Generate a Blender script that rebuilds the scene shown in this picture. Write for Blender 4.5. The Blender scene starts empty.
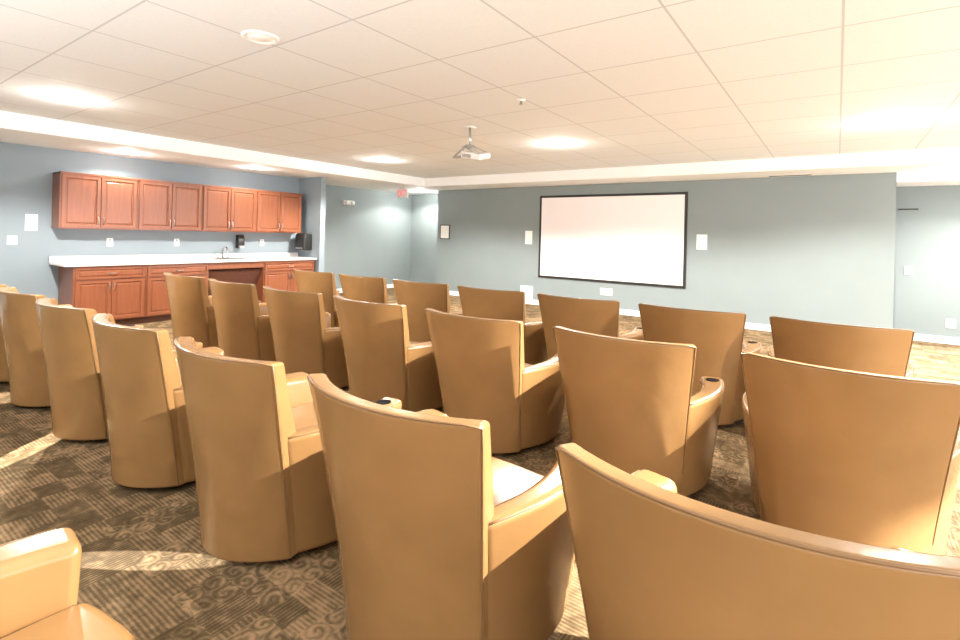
import bpy, bmesh, math, random
from mathutils import Vector, Matrix
from math import sin, cos, pi, radians
S = bpy.context.scene
COL = S.collection
random.seed(3)

# ------------------------------------------------------------------ materials
def mat(name, col, rough=0.5, metal=0.0, noise=0.0, nscale=20, bump=0.0, bscale=60, emit=None, estr=0, spec=0.5, coat=0.0):
    m = bpy.data.materials.new(name); m.use_nodes = True
    nt = m.node_tree; b = nt.nodes['Principled BSDF']
    b.inputs['Base Color'].default_value = (*col, 1)
    b.inputs['Roughness'].default_value = rough
    b.inputs['Metallic'].default_value = metal
    b.inputs['Specular IOR Level'].default_value = spec
    b.inputs['Coat Weight'].default_value = coat
    if emit:
        b.inputs['Emission Color'].default_value = (*emit, 1)
        b.inputs['Emission Strength'].default_value = estr
    tc = nt.nodes.new('ShaderNodeTexCoord')
    if noise > 0:
        n = nt.nodes.new('ShaderNodeTexNoise'); n.inputs['Scale'].default_value = nscale
        n.inputs['Detail'].default_value = 4
        nt.links.new(tc.outputs['Object'], n.inputs['Vector'])
        r = nt.nodes.new('ShaderNodeValToRGB')
        r.color_ramp.elements[0].position = 0.3; r.color_ramp.elements[1].position = 0.7
        r.color_ramp.elements[0].color = (*[c*(1-noise) for c in col], 1)
        r.color_ramp.elements[1].color = (*[min(1, c*(1+noise)) for c in col], 1)
        nt.links.new(n.outputs['Fac'], r.inputs['Fac'])
        nt.links.new(r.outputs['Color'], b.inputs['Base Color'])
    if bump > 0:
        n2 = nt.nodes.new('ShaderNodeTexNoise'); n2.inputs['Scale'].default_value = bscale
        n2.inputs['Detail'].default_value = 3
        nt.links.new(tc.outputs['Object'], n2.inputs['Vector'])
        bp = nt.nodes.new('ShaderNodeBump'); bp.inputs['Strength'].default_value = bump
        bp.inputs['Distance'].default_value = 0.01
        nt.links.new(n2.outputs['Fac'], bp.inputs['Height'])
        nt.links.new(bp.outputs['Normal'], b.inputs['Normal'])
    return m

M_leather = mat('tan_leather', (0.262, 0.141, 0.053), 0.26, noise=0.09, nscale=3, bump=0.30, bscale=7)
M_pipe = mat('leather_piping', (0.19, 0.102, 0.040), 0.36, noise=0.05)
M_black = mat('black_plastic', (0.012, 0.011, 0.01), 0.45, noise=0.1)
M_cup = mat('dark_cup_insert', (0.010, 0.009, 0.008), 0.95, noise=0.1, spec=0.05)
M_base = mat('dark_base', (0.02, 0.017, 0.014), 0.6, noise=0.1)
M_wall = mat('blue_grey_paint', (0.232, 0.275, 0.280), 0.75, noise=0.02, nscale=2, bump=0.03, bscale=250)
M_wall2 = mat('pale_blue_paint', (0.218, 0.262, 0.292), 0.75, noise=0.02, nscale=2, bump=0.03, bscale=250)
M_white = mat('white_paint', (0.87, 0.88, 0.875), 0.7, noise=0.01, nscale=2)
M_plate = mat('white_plastic', (0.85, 0.84, 0.82), 0.4, noise=0.01)
M_screen = mat('screen_fabric', (0.88, 0.83, 0.84), 0.8, noise=0.01, nscale=2)
M_counter = mat('white_laminate', (0.80, 0.75, 0.73), 0.3, noise=0.03, nscale=60)
M_chrome = mat('chrome', (0.75, 0.75, 0.75), 0.15, metal=1.0, noise=0.02)
M_steel = mat('steel', (0.5, 0.5, 0.5), 0.3, metal=1.0, noise=0.05)
M_grey = mat('grey_plastic', (0.36, 0.35, 0.34), 0.4, noise=0.03)
M_silver = mat('silver_plastic', (0.74, 0.73, 0.71), 0.35, noise=0.03)
M_lampon = mat('lamp_lens', (0.9, 0.85, 0.75), 0.4, emit=(1, 0.95, 0.88), estr=14)
M_lampoff = mat('lamp_lens_dim', (0.8, 0.78, 0.75), 0.4, emit=(1, 0.93, 0.82), estr=0.2)
M_red = mat('exit_red', (0.80, 0.14, 0.16), 0.5, emit=(0.9, 0.15, 0.18), estr=0.5)
M_glass = mat('dark_lens', (0.02, 0.02, 0.03), 0.05, noise=0.05)
M_art = mat('document_paper', (0.90, 0.90, 0.88), 0.6, noise=0.04, nscale=25)
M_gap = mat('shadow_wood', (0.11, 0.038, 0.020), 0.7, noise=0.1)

def wood():
    m = bpy.data.materials.new('cherry_wood'); m.use_nodes = True
    nt = m.node_tree; b = nt.nodes['Principled BSDF']; b.inputs['Roughness'].default_value = 0.25
    tc = nt.nodes.new('ShaderNodeTexCoord'); mp = nt.nodes.new('ShaderNodeMapping')
    mp.inputs['Scale'].default_value = (12, 12, 0.8)
    n = nt.nodes.new('ShaderNodeTexNoise'); n.inputs['Scale'].default_value = 3; n.inputs['Detail'].default_value = 4
    n.inputs['Distortion'].default_value = 0.2
    r = nt.nodes.new('ShaderNodeValToRGB')
    r.color_ramp.elements[0].position = .25; r.color_ramp.elements[1].position = .75
    r.color_ramp.elements[0].color = (0.20, 0.064, 0.029, 1); r.color_ramp.elements[1].color = (0.25, 0.086, 0.040, 1)
    nt.links.new(tc.outputs['Object'], mp.inputs['Vector']); nt.links.new(mp.outputs['Vector'], n.inputs['Vector'])
    nt.links.new(n.outputs['Fac'], r.inputs['Fac']); nt.links.new(r.outputs['Color'], b.inputs['Base Color'])
    return m
M_wood = wood()

class NB:
    def __init__(s, nt): s.nt = nt
    def math(s, op, a, b=None, c=None):
        n = s.nt.nodes.new('ShaderNodeMath'); n.operation = op
        for i, v in enumerate((a, b, c)):
            if v is None: continue
            if isinstance(v, (int, float)): n.inputs[i].default_value = v
            else: s.nt.links.new(v, n.inputs[i])
        return n.outputs[0]

def ceiling_mat():
    m = bpy.data.materials.new('ceiling_tiles'); m.use_nodes = True
    nt = m.node_tree; b = nt.nodes['Principled BSDF']; b.inputs['Roughness'].default_value = 0.9
    N = NB(nt)
    g = nt.nodes.new('ShaderNodeNewGeometry'); sx = nt.nodes.new('ShaderNodeSeparateXYZ')
    nt.links.new(g.outputs['Position'], sx.inputs[0])
    T = 0.78
    def line(o, off):
        f = N.math('FRACT', N.math('DIVIDE', N.math('ADD', o, off + 78), T))
        d = N.math('ABSOLUTE', N.math('SUBTRACT', f, 0.5))
        return N.math('GREATER_THAN', d, 0.5 - 0.0068/T)
    l = N.math('MAXIMUM', line(sx.outputs['X'], 0.0), line(sx.outputs['Y'], -0.4))
    n = nt.nodes.new('ShaderNodeTexNoise'); n.inputs['Scale'].default_value = 60
    nt.links.new(g.outputs['Position'], n.inputs['Vector'])
    r = nt.nodes.new('ShaderNodeValToRGB')
    r.color_ramp.elements[0].color = (0.715, 0.742, 0.755, 1); r.color_ramp.elements[1].color = (0.79, 0.818, 0.83, 1)
    nt.links.new(n.outputs['Fac'], r.inputs['Fac'])
    mx = nt.nodes.new('ShaderNodeMixRGB'); mx.inputs['Color2'].default_value = (0.53, 0.55, 0.56, 1)
    nt.links.new(l, mx.inputs['Fac']); nt.links.new(r.outputs['Color'], mx.inputs['Color1'])
    nt.links.new(mx.outputs['Color'], b.inputs['Base Color'])
    return m

def carpet_mat():
    m = bpy.data.materials.new('patterned_carpet'); m.use_nodes = True
    nt = m.node_tree; b = nt.nodes['Principled BSDF']; b.inputs['Roughness'].default_value = 0.95
    b.inputs['Specular IOR Level'].default_value = 0.1
    N = NB(nt); L = nt.links
    g = nt.nodes.new('ShaderNodeNewGeometry'); sx = nt.nodes.new('ShaderNodeSeparateXYZ')
    L.new(g.outputs['Position'], sx.inputs[0])
    x, y = sx.outputs['X'], sx.outputs['Y']
    def cellrand(cxs, cys, off):
        cx = N.math('FLOOR', N.math('DIVIDE', N.math('ADD', x, off), cxs)); cy = N.math('FLOOR', N.math('DIVIDE', N.math('ADD', y, off*2), cys))
        cb = nt.nodes.new('ShaderNodeCombineXYZ'); L.new(cx, cb.inputs[0]); L.new(cy, cb.inputs[1]); cb.inputs[2].default_value = off
        wn = nt.nodes.new('ShaderNodeTexWhiteNoise'); L.new(cb.outputs[0], wn.inputs['Vector'])
        return wn.outputs['Value']
    rv = cellrand(0.16, 0.12, 0.3); rv2 = cellrand(0.18, 0.18, 1.7)
    CS = 0.09
    nw = nt.nodes.new('ShaderNodeTexNoise'); nw.inputs['Scale'].default_value = 9
    L.new(g.outputs['Position'], nw.inputs['Vector'])
    wob = N.math('MULTIPLY', N.math('SUBTRACT', nw.outputs['Fac'], 0.5), 0.08)
    fx = N.math('SUBTRACT', N.math('FRACT', N.math('DIVIDE', N.math('ADD', N.math('ADD', x, wob), 1.7), CS)), 0.5)
    fy = N.math('SUBTRACT', N.math('FRACT', N.math('DIVIDE', N.math('ADD', N.math('SUBTRACT', y, wob), 3.4), CS)), 0.5)
    rr = N.math('SQRT', N.math('ADD', N.math('MULTIPLY', fx, fx), N.math('MULTIPLY', fy, fy)))
    ang = N.math('ARCTAN2', fy, fx)
    ring = N.math('SINE', N.math('ADD', N.math('MULTIPLY', rr, 17), ang))
    sxx = N.math('SINE', N.math('MULTIPLY', N.math('ADD', x, N.math('MULTIPLY', wob, 0.1)), 380))
    syy = N.math('SINE', N.math('MULTIPLY', N.math('ADD', y, N.math('MULTIPLY', wob, 0.1)), 350))
    def sel(fac, a, bb):
        return N.math('ADD', N.math('MULTIPLY', a, N.math('SUBTRACT', 1, fac)), N.math('MULTIPLY', bb, fac))
    s = sel(N.math('GREATER_THAN', rv, 0.42), sxx, syy)
    s = sel(N.math('GREATER_THAN', rv2, 0.72), s, ring)
    n3 = nt.nodes.new('ShaderNodeTexNoise'); n3.inputs['Scale'].default_value = 20; n3.inputs['Detail'].default_value = 3
    L.new(g.outputs['Position'], n3.inputs['Vector'])
    n4 = nt.nodes.new('ShaderNodeTexNoise'); n4.inputs['Scale'].default_value = 240
    L.new(g.outputs['Position'], n4.inputs['Vector'])
    t = N.math('ADD', N.math('MULTIPLY', s, 0.100), N.math('ADD', N.math('MULTIPLY', n3.outputs['Fac'], 0.7), N.math('ADD', N.math('MULTIPLY', N.math('SUBTRACT', n4.outputs['Fac'], 0.5), 0.35), 0.165)))
    t = N.math('ADD', t, N.math('MULTIPLY', N.math('SUBTRACT', rv, 0.5), 0.24))
    t = N.math('ADD', t, N.math('MULTIPLY', N.math('SUBTRACT', rv2, 0.5), 0.12))
    r = nt.nodes.new('ShaderNodeValToRGB'); cr = r.color_ramp
    cr.elements[0].position = 0.28; cr.elements[0].color = (0.082, 0.054, 0.026, 1)
    cr.elements[1].position = 0.80; cr.elements[1].color = (0.36, 0.228, 0.122, 1)
    e = cr.elements.new(0.45); e.color = (0.122, 0.083, 0.042, 1)
    e = cr.elements.new(0.56); e.color = (0.180, 0.123, 0.065, 1)
    e = cr.elements.new(0.66); e.color = (0.265, 0.172, 0.092, 1)
    L.new(t, r.inputs['Fac']); L.new(r.outputs['Color'], b.inputs['Base Color'])
    bp = nt.nodes.new('ShaderNodeBump'); bp.inputs['Strength'].default_value = 0.3; bp.inputs['Distance'].default_value = 0.004
    L.new(n4.outputs['Fac'], bp.inputs['Height']); L.new(bp.outputs['Normal'], b.inputs['Normal'])
    return m

# ------------------------------------------------------------------ mesh helpers
def link(o): COL.objects.link(o); return o
def mesh_obj(name, bm, m, smooth=False, parent=None, loc=(0, 0, 0)):
    bmesh.ops.recalc_face_normals(bm, faces=bm.faces)
    me = bpy.data.meshes.new(name); bm.to_mesh(me); bm.free()
    if m: me.materials.append(m)
    if smooth:
        for p in me.polygons: p.use_smooth = True
    o = bpy.data.objects.new(name, me); o.location = loc
    link(o)
    if parent: o.parent = parent
    return o
def bevel(o, w, seg=3, ang=35):
    md = o.modifiers.new('bevel', 'BEVEL'); md.width = w; md.segments = seg
    md.limit_method = 'ANGLE'; md.angle_limit = radians(ang); md.harden_normals = False
    for p in o.data.polygons: p.use_smooth = True
    wn = o.modifiers.new('wn', 'WEIGHTED_NORMAL'); wn.keep_sharp = False
    return o
def add_box(bm, x0, x1, y0, y1, z0, z1):
    vs = [bm.verts.new((x, y, z)) for x in (x0, x1) for y in (y0, y1) for z in (z0, z1)]
    for f in ((0, 1, 3, 2), (4, 6, 7, 5), (0, 4, 5, 1), (2, 3, 7, 6), (0, 2, 6, 4), (1, 5, 7, 3)):
        bm.faces.new([vs[i] for i in f])
def box(name, x0, x1, y0, y1, z0, z1, m, parent=None, bev=0):
    bm = bmesh.new()
    if parent:
        add_box(bm, x0, x1, y0, y1, z0, z1); o = mesh_obj(name, bm, m, parent=parent)
    else:
        cx, cy = (x0+x1)/2, (y0+y1)/2
        add_box(bm, x0-cx, x1-cx, y0-cy, y1-cy, 0, z1-z0); o = mesh_obj(name, bm, m, loc=(cx, cy, z0))
    if bev: bevel(o, bev, 2)
    return o
def mapped_box(nx, ny, nz, fn):
    bm = bmesh.new(); V = {}
    for i in range(nx+1):
        for j in range(ny+1):
            for k in range(nz+1):
                if i in (0, nx) or j in (0, ny) or k in (0, nz):
                    V[i, j, k] = bm.verts.new(fn(i/nx, j/ny, k/nz))
    for i in range(nx):
        for j in range(ny):
            for k in (0, nz): bm.faces.new([V[i, j, k], V[i+1, j, k], V[i+1, j+1, k], V[i, j+1, k]])
    for i in range(nx):
        for k in range(nz):
            for j in (0, ny): bm.faces.new([V[i, j, k], V[i+1, j, k], V[i+1, j, k+1], V[i, j, k+1]])
    for j in range(ny):
        for k in range(nz):
            for i in (0, nx): bm.faces.new([V[i, j, k], V[i, j+1, k], V[i, j+1, k+1], V[i, j, k+1]])
    return bm
def add_tube(bm, pts, r, n=8):
    pts = [Vector(p) for p in pts]; rings = []
    up = Vector((0.13, 0.27, 0.95)).normalized()
    for i, p in enumerate(pts):
        t = (pts[min(i+1, len(pts)-1)] - pts[max(i-1, 0)]).normalized()
        a = t.cross(up)
        if a.length < 0.1: a = t.cross(Vector((1, 0, 0)))
        a.normalize(); b2 = t.cross(a).normalized()
        rings.append([bm.verts.new(p + a*r*cos(2*pi*k/n) + b2*r*sin(2*pi*k/n)) for k in range(n)])
    for i in range(len(rings)-1):
        for k in range(n):
            bm.faces.new([rings[i][k], rings[i][(k+1) % n], rings[i+1][(k+1) % n], rings[i+1][k]])
    bm.faces.new(rings[0]); bm.faces.new(rings[-1])
def lathe(profile, n=32):
    bm = bmesh.new(); rings = []
    for (r, z) in profile:
        if r < 1e-5: rings.append([bm.verts.new((0, 0, z))])
        else: rings.append([bm.verts.new((r*cos(2*pi*k/n), r*sin(2*pi*k/n), z)) for k in range(n)])
    for a, b in zip(rings[:-1], rings[1:]):
        for k in range(n):
            k2 = (k+1) % n
            if len(a) == 1 and len(b) == 1: continue
            if len(a) == 1: bm.faces.new([a[0], b[k], b[k2]])
            elif len(b) == 1: bm.faces.new([a[k], a[k2], b[0]])
            else: bm.faces.new([a[k], a[k2], b[k2], b[k]])
    return bm
def empty(name, loc):
    e = bpy.data.objects.new(name, None); e.location = loc; e.empty_display_size = 0.1
    return link(e)
def tag(o, label, cat, group=None):
    o['label'] = label; o['category'] = cat
    if group: o['group'] = group
    return o
def struct(o): o['kind'] = 'structure'; return o

# ------------------------------------------------------------------ room shell
ZC, ZS = 2.66, 2.47     # tile ceiling, soffit
XL, XN, XH = -8.83, -8.13, -9.4
YN, YB, YH = 6.15, 9.30, 10.05
M_ceil = ceiling_mat(); M_carpet = carpet_mat()
struct(box('floor', -9.6, 4.6, -3.0, 10.2, -0.1, 0, M_carpet))
struct(box('ceiling', -7.56, 4.6, -3.0, 8.5, ZC, ZC+0.1, M_ceil))
struct(box('trim_1', -9.6, -7.56, -3.0, 8.5, ZS, ZC+0.1, M_white, bev=0.02))      # side soffit
struct(box('trim_2', -9.6, 4.6, 8.5, 10.2, ZS, ZC+0.1, M_white, bev=0.02))        # far soffit
struct(box('trim_3', 0.672, 4.6, YB+0.01, 10.05, 2.33, ZS, M_white))    # lower corridor soffit
struct(box('wall_left', XL-0.1, XL, -3.0, YN, 0, ZS, M_wall2))
struct(box('wall_rear', XL-0.1, 4.6, -3.1, -3.0, 0, ZC, M_white))
struct(box('wall_return', -9.4, XN, YN, YN+0.12, 0, ZS, M_wall2))
struct(box('wall_hall', XH-0.1, XH, YN+0.12, YH, 0, ZS, M_wall))
struct(box('wall_far', XH-0.1, 4.6, YH, YH+0.1, 0, ZS, M_wall))
struct(box('wall_back', -7.84, 0.67, YB, YB+0.15, 0, ZS, M_wall))
struct(box('baseboard_back', -7.84, 0.67, YB-0.015, YB, 0, 0.10, M_white))
struct(box('baseboard_far', 0.67, 4.6, YH-0.015, YH, 0, 0.10, M_white))
struct(box('baseboard_left', XL, XL+0.015, -3.0, 2.2, 0, 0.10, M_white))
struct(box('baseboard_hall', XH, XH+0.015, YN+0.12, YH-0.015, 0, 0.10, M_white))

# ------------------------------------------------------------------ chair
BT = 0.908; ZB = 0.03
def tz(z): return max(0.0, min(1.0, (z-ZB)/0.87))
def ry(z): return -0.370 - 0.090*tz(z)**1.3
def hw(z): return 0.303 + 0.089*tz(z)**1.2
def ee(z): return 0.190 - 0.072*tz(z)
def rear(u, z):
    return Vector((u*hw(z), ry(z) + ee(z)*abs(u)**2.1, z))
def topz(u): return BT - 0.002*abs(u)**2
def back_fn(i, j, k):
    u = 2*i-1
    z = ZB + (topz(u)-ZB)*k
    p = rear(u, z)
    th = 0.076 + 0.075*(1-k)
    if j > 0:
        p.y += th*j*(1-0.1*u*u); p.x *= (1-0.05*j)
        p.z -= 0.008*j*k
    return p
def atop(s): return 0.595 - 0.015*(1-s)**2
def arm_outer(s, z):
    y0 = ry(z)+ee(z)+0.02; x0 = hw(z)-0.006
    y1 = 0.33+0.08*tz(z); x1 = 0.36+0.07*tz(z)/0.65
    return Vector((x0+(x1-x0)*s + 0.055*sin(pi*s)-0.02*s**4, y0+(y1-y0)*s, z))
def arm_fn(side):
    def f(i, j, k):
        z = ZB + (atop(i)-ZB)*k
        p = arm_outer(i, z)
        th = 0.09+0.045*i
        p.x -= th*j
        if j: p.z -= 0.006*k; 
        p.y -= 0.015*j*i
        p.x *= side
        return p
    return f
def build_chair(loc):
    root = empty('theater_chair', loc)
    o = mesh_obj('backrest', mapped_box(16, 1, 10, back_fn), M_leather, True, root); bevel(o, 0.015, 4, 50)
    for sd in (-1, 1):
        o = mesh_obj('armrest', mapped_box(12, 1, 6, arm_fn(sd)), M_leather, True, root); bevel(o, 0.030, 5, 50)
    def seat_fn(i, j, k):
        u = 2*i-1
        x = u*0.285; y = -0.25+0.655*j - 0.03*u*u*j
        return Vector((x, y, 0.20+0.25*k + 0.025*k*(1-u**2)*sin(pi*j)))
    o = mesh_obj('seat_cushion', mapped_box(6, 6, 2, seat_fn), M_leather, True, root); bevel(o, 0.04, 4, 50)
    def ap_fn(i, j, k):
        return Vector(((2*i-1)*0.24, -0.10+0.44*j, 0.05+0.15*k))
    o = mesh_obj('seat_base', mapped_box(4, 2, 1, ap_fn), M_leather, True, root); bevel(o, 0.015, 2, 50)
    o = mesh_obj('swivel_base', lathe([(0, 0.0), (0.24, 0.0), (0.245, 0.01), (0.24, 0.03), (0.22, 0.055), (0, 0.055)]), M_base, True, root, loc=(0, 0.0, 0))
    bm = bmesh.new()
    pts = []
    for k in range(0, 15): pts.append(rear(-1, ZB+0.01+(topz(1)-0.012-ZB-0.01)*k/14) + Vector((0.003, 0.002, 0)))
    for i in range(1, 16):
        u = -1+2*i/16; p = rear(u, topz(u)); p.z -= 0.004; p.y += 0.004; pts.append(p)
    for k in range(14, -1, -1): pts.append(rear(1, ZB+0.01+(topz(1)-0.012-ZB-0.01)*k/14) + Vector((-0.003, 0.002, 0)))
    add_tube(bm, pts, 0.0040, 8)
    for sd in (-1, 1):
        pts = []
        for k in range(0, 15):
            s = 0.03+0.91*k/14; p = arm_outer(s, atop(s)-0.009); p.x = (p.x-0.009)*sd; pts.append(p)
        add_tube(bm, pts, 0.0042, 6)
    mesh_obj('piping', bm, M_pipe, True, root)
    cz = atop(0.8)
    mesh_obj('cup_holder', lathe([(0, 0.0005), (0.030, 0.0005), (0.032, 0.0015), (0.036, 0.0015), (0.038, -0.006), (0, -0.03)], 28), M_cup, True, root,
                 loc=(0.366, 0.28, cz-0.001))
    return root
def copy_thing(root, loc, rz=0):
    r2 = root.copy(); r2.location = loc; r2.rotation_euler = (0, 0, rz); COL.objects.link(r2)
    for ch in root.children:
        c2 = ch.copy(); c2.parent = r2; COL.objects.link(c2)
    return r2
pos = []
for k in range(7): pos.append((-0.165-0.997*k, 1.475))
for k in range(7): pos.append((0.035-0.988*k, 2.99))
for k in range(7): pos.append((0.010-0.930*k, 4.44))
pos.append((-1.315, 0.13))
first = None
lab = "tan leather club theater chair with curved back and cup holder"
for (x, y) in pos:
    if first is None:
        first = build_chair((x, y, 0)); c = first; c.rotation_euler = (0, 0, radians(-1.5))
    else: c = copy_thing(first, (x, y, 0), radians(random.uniform(-1.2, 1.2)))
    tag(c, lab, 'chair', 'tan leather theater chairs in rows')

# ------------------------------------------------------------------ cabinets (face +X)
XB = XL + 0.024
def door_mesh(w, h, t=0.02, fr=0.055):
    bm = bmesh.new(); add_box(bm, 0, t, 0, w, 0, h)
    bm.faces.ensure_lookup_table()
    bmesh.ops.recalc_face_normals(bm, faces=bm.faces)
    f = [f for f in bm.faces if f.normal.x > 0.9][0]
    bmesh.ops.inset_region(bm, faces=[f], thickness=fr)
    bmesh.ops.inset_region(bm, faces=[f], thickness=0.010, depth=-0.014)
    bmesh.ops.inset_region(bm, faces=[f], thickness=0.012, depth=0.0)
    bmesh.ops.inset_region(bm, faces=[f], thickness=0.022, depth=0.009)
    return bm
def add_front(root, name, y, z, w, h, xf, handle, fr=0.055):
    d = mesh_obj(name, door_mesh(w, h, fr=fr), M_wood, parent=root, loc=(xf, y, z))
    bm = bmesh.new()
    if handle[0] == 'v':
        yy, zc = handle[1], handle[2]
        add_tube(bm, [(0.02, yy, zc-0.05), (0.045, yy, zc-0.045), (0.05, yy, zc), (0.045, yy, zc+0.045), (0.02, yy, zc+0.05)], 0.006)
    else:
        yy, zc = handle[1], handle[2]
        add_tube(bm, [(0.02, yy-0.05, zc), (0.045, yy-0.045, zc), (0.05, yy, zc), (0.045, yy+0.045, zc), (0.02, yy+0.05, zc)], 0.006)
    hd = mesh_obj('handle', bm, M_steel, True, parent=d); hd['label'] = 'brushed metal bar handle'
    return d
def upper(y0, y1):
    w = y1-y0; root = empty('wall_cabinet', (XL, (y0+y1)/2, 1.37))
    dp = 0.31; y = -w/2
    box('cabinet_body', 0.0, dp, y+0.001, y+w-0.001, 0, 0.76, M_wood, parent=root)
    dw = (w-0.05)/2
    add_front(root, 'cabinet_door', y+0.02, 0.02, dw, 0.71, dp, ('v', dw-0.025, 0.10))
    add_front(root, 'cabinet_door', y+0.03+dw, 0.02, dw, 0.71, dp, ('v', 0.025, 0.10))
    box('cornice', 0.0, dp+0.03, y+0.001, y+w-0.001, 0.74, 0.765, M_wood, parent=root)
    return root
ub = [2.26, 3.188, 4.122, 5.064, 6.005]
for a, b in zip(ub[:-1], ub[1:]):
    tag(upper(a, b), 'cherry wood two-door wall cabinet mounted above the counter', 'cabinet', 'cherry wall cabinets')
def base(y0, y1):
    w = y1-y0; root = empty('base_cabinet', (XB, (y0+y1)/2, 0)); dp = 0.57; y = -w/2
    box('cabinet_body', 0.0, dp, y+0.001, y+w-0.001, 0.10, 0.868, M_wood, parent=root)
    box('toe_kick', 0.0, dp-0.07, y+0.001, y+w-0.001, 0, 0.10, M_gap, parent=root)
    add_front(root, 'drawer', y+0.02, 0.69, w-0.04, 0.15, dp, ('h', (w-0.03)/2, 0.075), fr=0.03)
    dw = (w-0.05)/2
    add_front(root, 'cabinet_door', y+0.02, 0.12, dw, 0.55, dp, ('v', dw-0.025, 0.46))
    add_front(root, 'cabinet_door', y+0.03+dw, 0.12, dw, 0.55, dp, ('v', 0.025, 0.46))
    return root
for a, b in ((2.35, 3.21), (3.21, 4.116), (5.064, 6.12)):
    tag(base(a, b), 'cherry wood base cabinet with drawer over two doors', 'cabinet', 'cherry base cabinets')
r = empty('sink_cabinet', (XB, 4.59, 0))
box('apron', 0.53, 0.57, -0.473, 0.473, 0.76, 0.868, M_wood, parent=r)
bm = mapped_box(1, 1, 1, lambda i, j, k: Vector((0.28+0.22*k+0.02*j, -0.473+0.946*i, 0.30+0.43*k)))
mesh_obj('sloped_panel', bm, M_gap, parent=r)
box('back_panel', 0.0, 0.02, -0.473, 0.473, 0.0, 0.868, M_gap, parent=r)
tag(r, 'open knee space sink cabinet with cherry wood apron', 'cabinet')
ct = empty('countertop', (XB, 4.11, 0.87))
box('counter_slab', 0.0, 0.62, -1.87, 2.03, 0, 0.035, M_counter, parent=ct, bev=0.006)
box('backsplash', 0.0, 0.02, -1.87, 2.03, 0.035, 0.115, M_counter, parent=ct, bev=0.004)
tag(ct, 'long white laminate countertop with low backsplash over base cabinets', 'countertop')
sk = empty('sink', (-8.48, 4.6, 0.906))
bm = mapped_box(8, 6, 1, lambda i, j, k: Vector(((2*j-1)*0.2, (2*i-1)*0.27, 0.006*k)))
fs = [f for f in bm.faces if abs(f.calc_center_median().x) < 0.16 and abs(f.calc_center_median().y) < 0.23 and f.calc_center_median().z > 0.005]
bmesh.ops.recalc_face_normals(bm, faces=bm.faces)
bmesh.ops.inset_region(bm, faces=fs, thickness=0.01, depth=-0.004)
mesh_obj('sink_basin', bm, M_steel, parent=sk)
tag(sk, 'stainless steel sink set into the white countertop', 'sink')
fc = empty('faucet', (-8.74, 4.6, 0.906))
bm = bmesh.new()
pts = [(0, 0, 0), (0, 0, 0.12)] + [(0.08-0.08*cos(a), 0, 0.12+0.08*sin(a)) for a in [pi*k/10 for k in range(1, 11)]] + [(0.16, 0, 0.09)]
add_tube(bm, pts, 0.012, 12); mesh_obj('spout', bm, M_chrome, True, fc)
for s in (-1, 1):
    bm = bmesh.new(); add_tube(bm, [(0, 0.09*s, 0), (0, 0.09*s, 0.05)], 0.015, 12); add_tube(bm, [(0, 0.09*s, 0.05), (0.03, 0.13*s, 0.06)], 0.007, 8)
    mesh_obj('tap_handle', bm, M_chrome, True, fc)
bm = bmesh.new(); add_box(bm, -0.03, 0.03, -0.12, 0.12, 0, 0.01); mesh_obj('base_plate', bm, M_chrome, parent=fc)
tag(fc, 'chrome gooseneck faucet with two handles behind the sink', 'faucet')

# ------------------------------------------------------------------ wall plates
def plate(name, loc, w, h, face, kind, label, cat):
    r = empty(name, loc); d = 0.008
    if face == 'x': r.rotation_euler = (0, 0, radians(90))
    box('cover_plate', -w/2, w/2, -d, 0, -h/2, h/2, M_plate, parent=r, bev=0.003)
    if kind == 'switch':
        box('toggle', -0.012, 0.012, -d-0.012, -d, -0.022, 0.022, M_plate, parent=r, bev=0.003)
    elif kind == 'outlet':
        for zz in (-0.028, 0.028):
            if h > w: box('socket', -0.014, 0.014, -d-0.002, -d, zz-0.014, zz+0.014, M_grey, parent=r)
            else: box('socket', zz-0.014, zz+0.014, -d-0.002, -d, -0.014, 0.014, M_grey, parent=r)
    elif kind == 'panel':
        box('speaker_grille', -w/2+0.02, w/2-0.02, -d-0.006, -d, -h/2+0.02, h/2-0.02, M_plate, parent=r, bev=0.003)
    return tag(r, label, cat)
e = 0.0005
plate('light_switch', (XL+e, 1.86, 1.20), 0.10, 0.12, 'x', 'switch', 'white double light switch plate on blue wall', 'light switch')
plate('access_panel', (XL-0.001, 2.05, 1.44), 0.13, 0.22, 'x', 'panel', 'white rectangular panel beside the wall cabinets', 'wall panel')
for yy in (2.95, 3.88, 5.38):
    plate('wall_outlet', (XL+e, yy, 1.18), 0.08, 0.12, 'x', 'outlet', 'white outlet plate above the counter backsplash', 'outlet')
plate('wall_speaker', (-5.32, YB-e, 1.40), 0.17, 0.28, 'y', 'panel', 'white rectangular wall speaker beside the projection screen', 'speaker')
plate('wall_speaker', (-1.905, YB-e, 1.40), 0.17, 0.26, 'y', 'panel', 'white rectangular wall speaker beside the projection screen', 'speaker')
plate('wall_outlet', (-3.59, YB-e, 0.40), 0.24, 0.13, 'y', 'outlet', 'white wide outlet plate below the projection screen', 'outlet')
plate('wall_outlet', (-5.34, YB-e, 0.20), 0.30, 0.36, 'y', 'panel', 'large white connection plate low on the grey wall', 'outlet')
plate('light_switch', (0.895, YH-0.0005, 1.05), 0.11, 0.13, 'y', 'switch', 'white switch plate on the side corridor wall', 'light switch')
plate('wall_outlet', (1.38, YH-0.0005, 0.30), 0.11, 0.13, 'y', 'outlet', 'white outlet plate low on the corridor wall', 'outlet')
pf = empty('framed_notice', (-7.60, YB-e, 1.48))
bm = bmesh.new()
for a in ((-.145, -.125, -.17, .17), (.125, .145, -.17, .17), (-.125, .125, -.17, -.15), (-.125, .125, .15, .17)):
    add_box(bm, a[0], a[1], -0.016, 0, a[2], a[3])
mesh_obj('frame', bm, M_black, parent=pf); box('paper', -.125, .125, -0.012, 0, -.15, .15, M_art, parent=pf)
tag(pf, 'small black framed notice hanging on the grey wall', 'picture frame')
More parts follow.
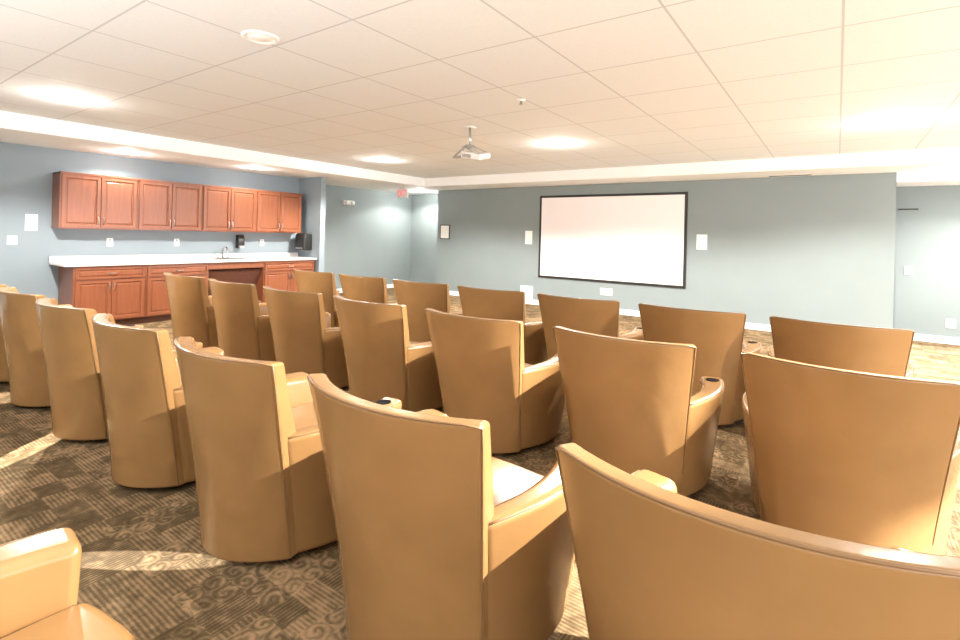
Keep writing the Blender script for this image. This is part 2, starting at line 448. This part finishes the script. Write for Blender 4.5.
sd = empty('soap_dispenser', (XL-0.002, 4.93, 1.08))
bm = mapped_box(1, 3, 4, lambda i, j, k: Vector((0.11*i*(0.75+0.25*sin(pi*k)), (2*j-1)*0.06, 0.24*k)))
o = mesh_obj('dispenser_body', bm, M_black, True, sd); bevel(o, 0.015, 3)
box('push_bar', 0.085, 0.125, -0.045, 0.045, 0.0, 0.045, M_grey, parent=sd, bev=0.005)
tag(sd, 'black wall-mounted soap dispenser above the sink', 'soap dispenser')
td = empty('paper_towel_dispenser', (-8.50, YN+0.002, 1.04))
bm = mapped_box(6, 1, 4, lambda i, j, k: Vector(((2*i-1)*0.15, -0.20*j*(0.8+0.2*sin(pi*(0.2+0.7*k))), 0.33*k)))
o = mesh_obj('dispenser_cover', bm, M_black, True, td); bevel(o, 0.03, 3)
box('towel_slot', -0.10, 0.10, -0.205, -0.15, 0.03, 0.06, M_steel, parent=td, bev=0.004)
tag(td, 'black and steel paper towel dispenser on wall beside cabinets', 'paper towel dispenser')

# ------------------------------------------------------------------ projection screen
ps = empty('projection_screen', (-3.605, YB, 0.58))
W, H, F = 1.455, 1.69, 0.045
bm = bmesh.new()
for a in ((-W, -W+F, 0, H), (W-F, W, 0, H), (-W+F, W-F, 0, F), (-W+F, W-F, H-F, H)): add_box(bm, a[0], a[1], -0.03, 0, a[2], a[3])
mesh_obj('screen_frame', bm, M_black, parent=ps)
box('screen_surface', -W+F, W-F, -0.028, 0, F, H-F, M_screen, parent=ps)
tag(ps, 'wide white fixed projection screen with black frame on grey wall', 'projection screen')

# ------------------------------------------------------------------ projector
pj = empty('ceiling_projector', (-3.47, 4.65, ZC))
bm = bmesh.new(); add_box(bm, -0.05, 0.05, -0.05, 0.05, -0.010, 0); mesh_obj('ceiling_plate', bm, M_plate, parent=pj)
bm = bmesh.new(); add_tube(bm, [(0, 0, -0.010), (0, 0, -0.24)], 0.013, 12); mesh_obj('mount_pole', bm, M_steel, True, pj)
T = Matrix.Rotation(radians(12), 4, 'X') @ Matrix.Rotation(radians(10), 4, 'Y')
def tl(v): return T @ Vector(v) + Vector((0.09, 0.0, -0.33))
bm = bmesh.new()
for a in ((-.11, -.08), (.11, -.08), (-.11, .08), (.11, .08)):
    add_tube(bm, [(0, 0, -0.20), (a[0]*0.6, a[1]*0.6, -0.235), tl((a[0], a[1], 0.03))], 0.007, 8)
add_box(bm, -0.035, 0.035, -0.035, 0.035, -0.24, -0.205)
add_tube(bm, [(-0.02, 0, -0.22), (-0.10, -0.03, -0.26), (-0.19, -0.05, -0.34)], 0.011, 8)
add_box(bm, -0.20, -0.08, -0.06, 0.0, -0.350, -0.330)
mesh_obj('mount_bracket', bm, M_grey, True, pj)
bm = mapped_box(6, 4, 2, lambda i, j, k: tl(((2*i-1)*0.14*(1-0.05*(2*k-1)**2), (2*j-1)*0.11, -0.040+0.075*k)))
o = mesh_obj('projector_body', bm, M_silver, True, pj); bevel(o, 0.018, 3)
lz = mesh_obj('projector_lens', lathe([(0, 0.0), (0.025, 0.0), (0.028, 0.03), (0.034, 0.035), (0.034, -0.01), (0, -0.02)], 24), M_glass, True, pj, loc=tl((0.06, 0.11, 0)))
lz.rotation_euler = (radians(-80), 0, 0)
bm = mapped_box(1, 1, 1, lambda i, j, k: tl((-0.11+0.12*i, -0.112+0.004*j, -0.022+0.038*k)))
mesh_obj('rear_vent', bm, M_grey, parent=pj)
tag(pj, 'silver-white projector tilted below ceiling on a metal pole mount', 'projector')

# ------------------------------------------------------------------ ceiling fixtures
def spot(parent, loc, direction, energy, cone, blend=0.3, size=0.04, col=(1, 0.95, 0.88)):
    L = bpy.data.lights.new('spot_beam', 'SPOT'); L.energy = energy; L.color = col; L.shadow_soft_size = size
    L.spot_size = radians(cone); L.spot_blend = blend
    lo = bpy.data.objects.new('spot_beam', L); lo.location = loc
    if parent: lo.parent = parent
    lo.rotation_euler = Vector(direction).to_track_quat('-Z', 'Y').to_euler(); link(lo)
def downlight(x, y, z, on, r=0.10, drop=0.08, sp=0, cone=150):
    d = empty('recessed_downlight', (x, y, z))
    mesh_obj('trim_ring', lathe([(r*0.80, 0.0), (r*0.85, -0.004), (r, -0.012), (r*1.12, -0.008), (r*1.15, 0.0)], 36), M_plate, True, d)
    mesh_obj('lamp_lens', lathe([(0, -0.006), (r*0.8, -0.004), (r*0.82, 0.0)], 36), M_lampon if on else M_lampoff, True, d)
    tag(d, 'round recessed ceiling downlight, glowing' if on else 'round recessed ceiling fixture, unlit white disc', 'ceiling light')
    if on:
        L = bpy.data.lights.new('downlight_glow', 'POINT'); L.energy = on; L.color = (1, 0.96, 0.90); L.shadow_soft_size = 0.04
        lo = bpy.data.objects.new('downlight_bulb', L); lo.location = (0, 0, -drop); lo.parent = d; link(lo)
    if sp: spot(d, (0, 0, -0.03), (0, 0, -1), sp, cone)
    return d
for (x, y) in ((-6.17, 1.68), (-6.35, 6.05), (-3.05, 6.05), (0.41, 6.45)): downlight(x, y, ZC, 16, sp=680)
downlight(-3.06, 1.82, ZC, 0)
added_dl = downlight(2.4, 3.5, ZC, 12, sp=600)  # extra downlight added out of view to light the rows from the right
spot(added_dl, (0, 0, -0.05), (-5.6, -2.6, -2.55), 4200, 38, 0.5, 0.03)  # added aimed beam, rakes the chair sides and floor
# unseen spotlights added at the rear wall to throw light streaks on the floor
def streak_spot(loc, target, energy, cone):
    s = empty('added_spotlight', (loc[0], -3.0, loc[2]))
    bm = bmesh.new(); add_tube(bm, [(0, 0, 0), (0, 0.10, 0)], 0.03, 16); add_tube(bm, [(0, 0.10, -0.0), (0, 0.16, 0.0)], 0.045, 16)
    mesh_obj('added_spot_housing', bm, M_steel, True, s)
    o = Vector((loc[0], -2.80, loc[2]))
    spot(None, o, Vector(target)-o, energy, cone, 0.25, 0.004)
    tag(s, 'added unseen steel spotlight at the rear wall for floor light streaks', 'wall light')
streak_spot((-7.6, 0, 1.10), (-2.42, 0.92, 0.0), 30000, 1.2)
streak_spot((-1.2, 0, 1.10), (-4.12, 0.97, 0.0), 22000, 2.0)
for (x, y) in ((-8.25, 2.95), (-8.1, 4.8)): downlight(x, y, ZS, 10, 0.07, sp=60)
downlight(-8.45, 9.3, ZS, 40, 0.07, sp=130)
downlight(1.9, 9.2, ZS, 50, 0.07, sp=260)
sp = empty('sprinkler_head', (-2.37, 3.94, ZC))
mesh_obj('escutcheon', lathe([(0, -0.012), (0.035, -0.010), (0.04, 0)], 20), M_plate, True, sp)
mesh_obj('deflector', lathe([(0, -0.012), (0.008, -0.014), (0.008, -0.04), (0.02, -0.042), (0.02, -0.046), (0, -0.046)], 16), M_steel, True, sp)
tag(sp, 'small fire sprinkler head on the ceiling tiles', 'sprinkler')
ld = empty('slot_diffuser', (-0.62, 9.1, ZS))
bm = bmesh.new(); add_box(bm, -0.3, 0.3, -0.05, 0.05, -0.008, 0); mesh_obj('diffuser_frame', bm, M_plate, parent=ld)
bm = bmesh.new()
for k in range(3): add_box(bm, -0.28, 0.28, -0.035+k*0.026, -0.018+k*0.026, -0.012, -0.006)
mesh_obj('diffuser_slots', bm, M_black, parent=ld)
tag(ld, 'narrow linear air diffuser set in the soffit', 'air vent')
em = empty('emergency_light', (XH-0.002, 7.85, 2.10))
box('housing', 0, 0.07, -0.15, 0.15, -0.05, 0.06, M_plate, parent=em, bev=0.01)
for s in (-1, 1):
    l = mesh_obj('lamp_head', lathe([(0, 0), (0.035, 0), (0.05, 0.05), (0, 0.055)], 20), M_plate, True, em, loc=(0.07, 0.09*s, 0.0)); l.rotation_euler = (0, radians(90), radians(0))
tag(em, 'white twin-head emergency light on the corridor wall', 'emergency light')
ex = empty('exit_sign', (-8.2, 8.45, ZS))
box('mount_canopy', -0.08, 0.08, -0.03, 0.03, -0.03, 0, M_plate, parent=ex)
box('sign_body', -0.17, 0.17, -0.02, 0.02, -0.24, -0.03, M_plate, parent=ex, bev=0.006)
cu = bpy.data.curves.new('exit_text', 'FONT'); cu.body = 'EXIT'; cu.size = 0.185; cu.align_x = 'CENTER'; cu.align_y = 'CENTER'; cu.extrude = 0.002; cu.offset = 0.001
to = bpy.data.objects.new('exit_text', cu); link(to)
bpy.context.view_layer.update()
me = bpy.data.meshes.new_from_object(to.evaluated_get(bpy.context.evaluated_depsgraph_get()))
bpy.data.objects.remove(to)
me.materials.clear(); me.materials.append(M_red)
lt = bpy.data.objects.new('sign_lettering', me); lt.parent = ex; lt.location = (0, -0.023, -0.135); lt.rotation_euler = (radians(90), 0, 0); lt.scale = (0.75, 1, 1); link(lt)
lt['label'] = 'red EXIT letters'
tag(ex, 'white ceiling-hung exit sign with red EXIT letters', 'exit sign')
cr = empty('wall_hook_rail', (0.86, YH, 1.98))
bm = bmesh.new(); add_tube(bm, [(-0.1, 0, 0), (-0.1, -0.06, 0), (0.12, -0.06, 0), (0.12, 0, 0)], 0.008, 8); mesh_obj('rail', bm, M_black, True, cr)
tag(cr, 'short black metal rail mounted high on corridor wall', 'wall rail')

# ------------------------------------------------------------------ light
w = bpy.data.worlds.new('world'); S.world = w; w.use_nodes = True
bg = w.node_tree.nodes['Background']; bg.inputs[0].default_value = (0.98, 0.985, 1.0, 1); bg.inputs[1].default_value = 5.7
su = bpy.data.lights.new('sun', 'SUN'); su.energy = 26; su.color = (0.95, 0.98, 1.0); su.angle = 0.03
so = link(bpy.data.objects.new('sun', su)); so.rotation_euler = Vector((-.85, -.10, -.46)).to_track_quat('-Z', 'Y').to_euler(); so.location = (8, 5, 4)
def area(loc, direction, sx, sy, en, col=(1, 0.98, 0.96)):
    a = bpy.data.lights.new('area', 'AREA'); a.shape = 'RECTANGLE'; a.size = sx; a.size_y = sy; a.energy = en; a.color = col
    a.spread = radians(150)
    o = link(bpy.data.objects.new('fill_light', a)); o.location = loc; o.rotation_euler = Vector(direction).to_track_quat('-Z', 'Y').to_euler()
area((-2.5, -1.6, 1.6), (-0.15, 0.5, 1), 6, 1.5, 230)  # unseen fill added behind the camera, bounced off the ceiling

# ------------------------------------------------------------------ camera
cam = bpy.data.cameras.new('camera'); co = link(bpy.data.objects.new('camera', cam))
cam.sensor_width = 36; cam.lens = 505/960*36; cam.shift_y = -84.7/960; cam.clip_start = 0.02
R = Matrix.Rotation(radians(35.3), 4, 'Z') @ Matrix.Rotation(radians(90), 4, 'X') @ Matrix.Rotation(radians(1.45), 4, 'Z')
co.matrix_world = Matrix.Translation((0, 0, 1.42)) @ R
S.camera = co
S.view_settings.view_transform = 'Standard'
S.view_settings.exposure = 0.22
print('OK built')
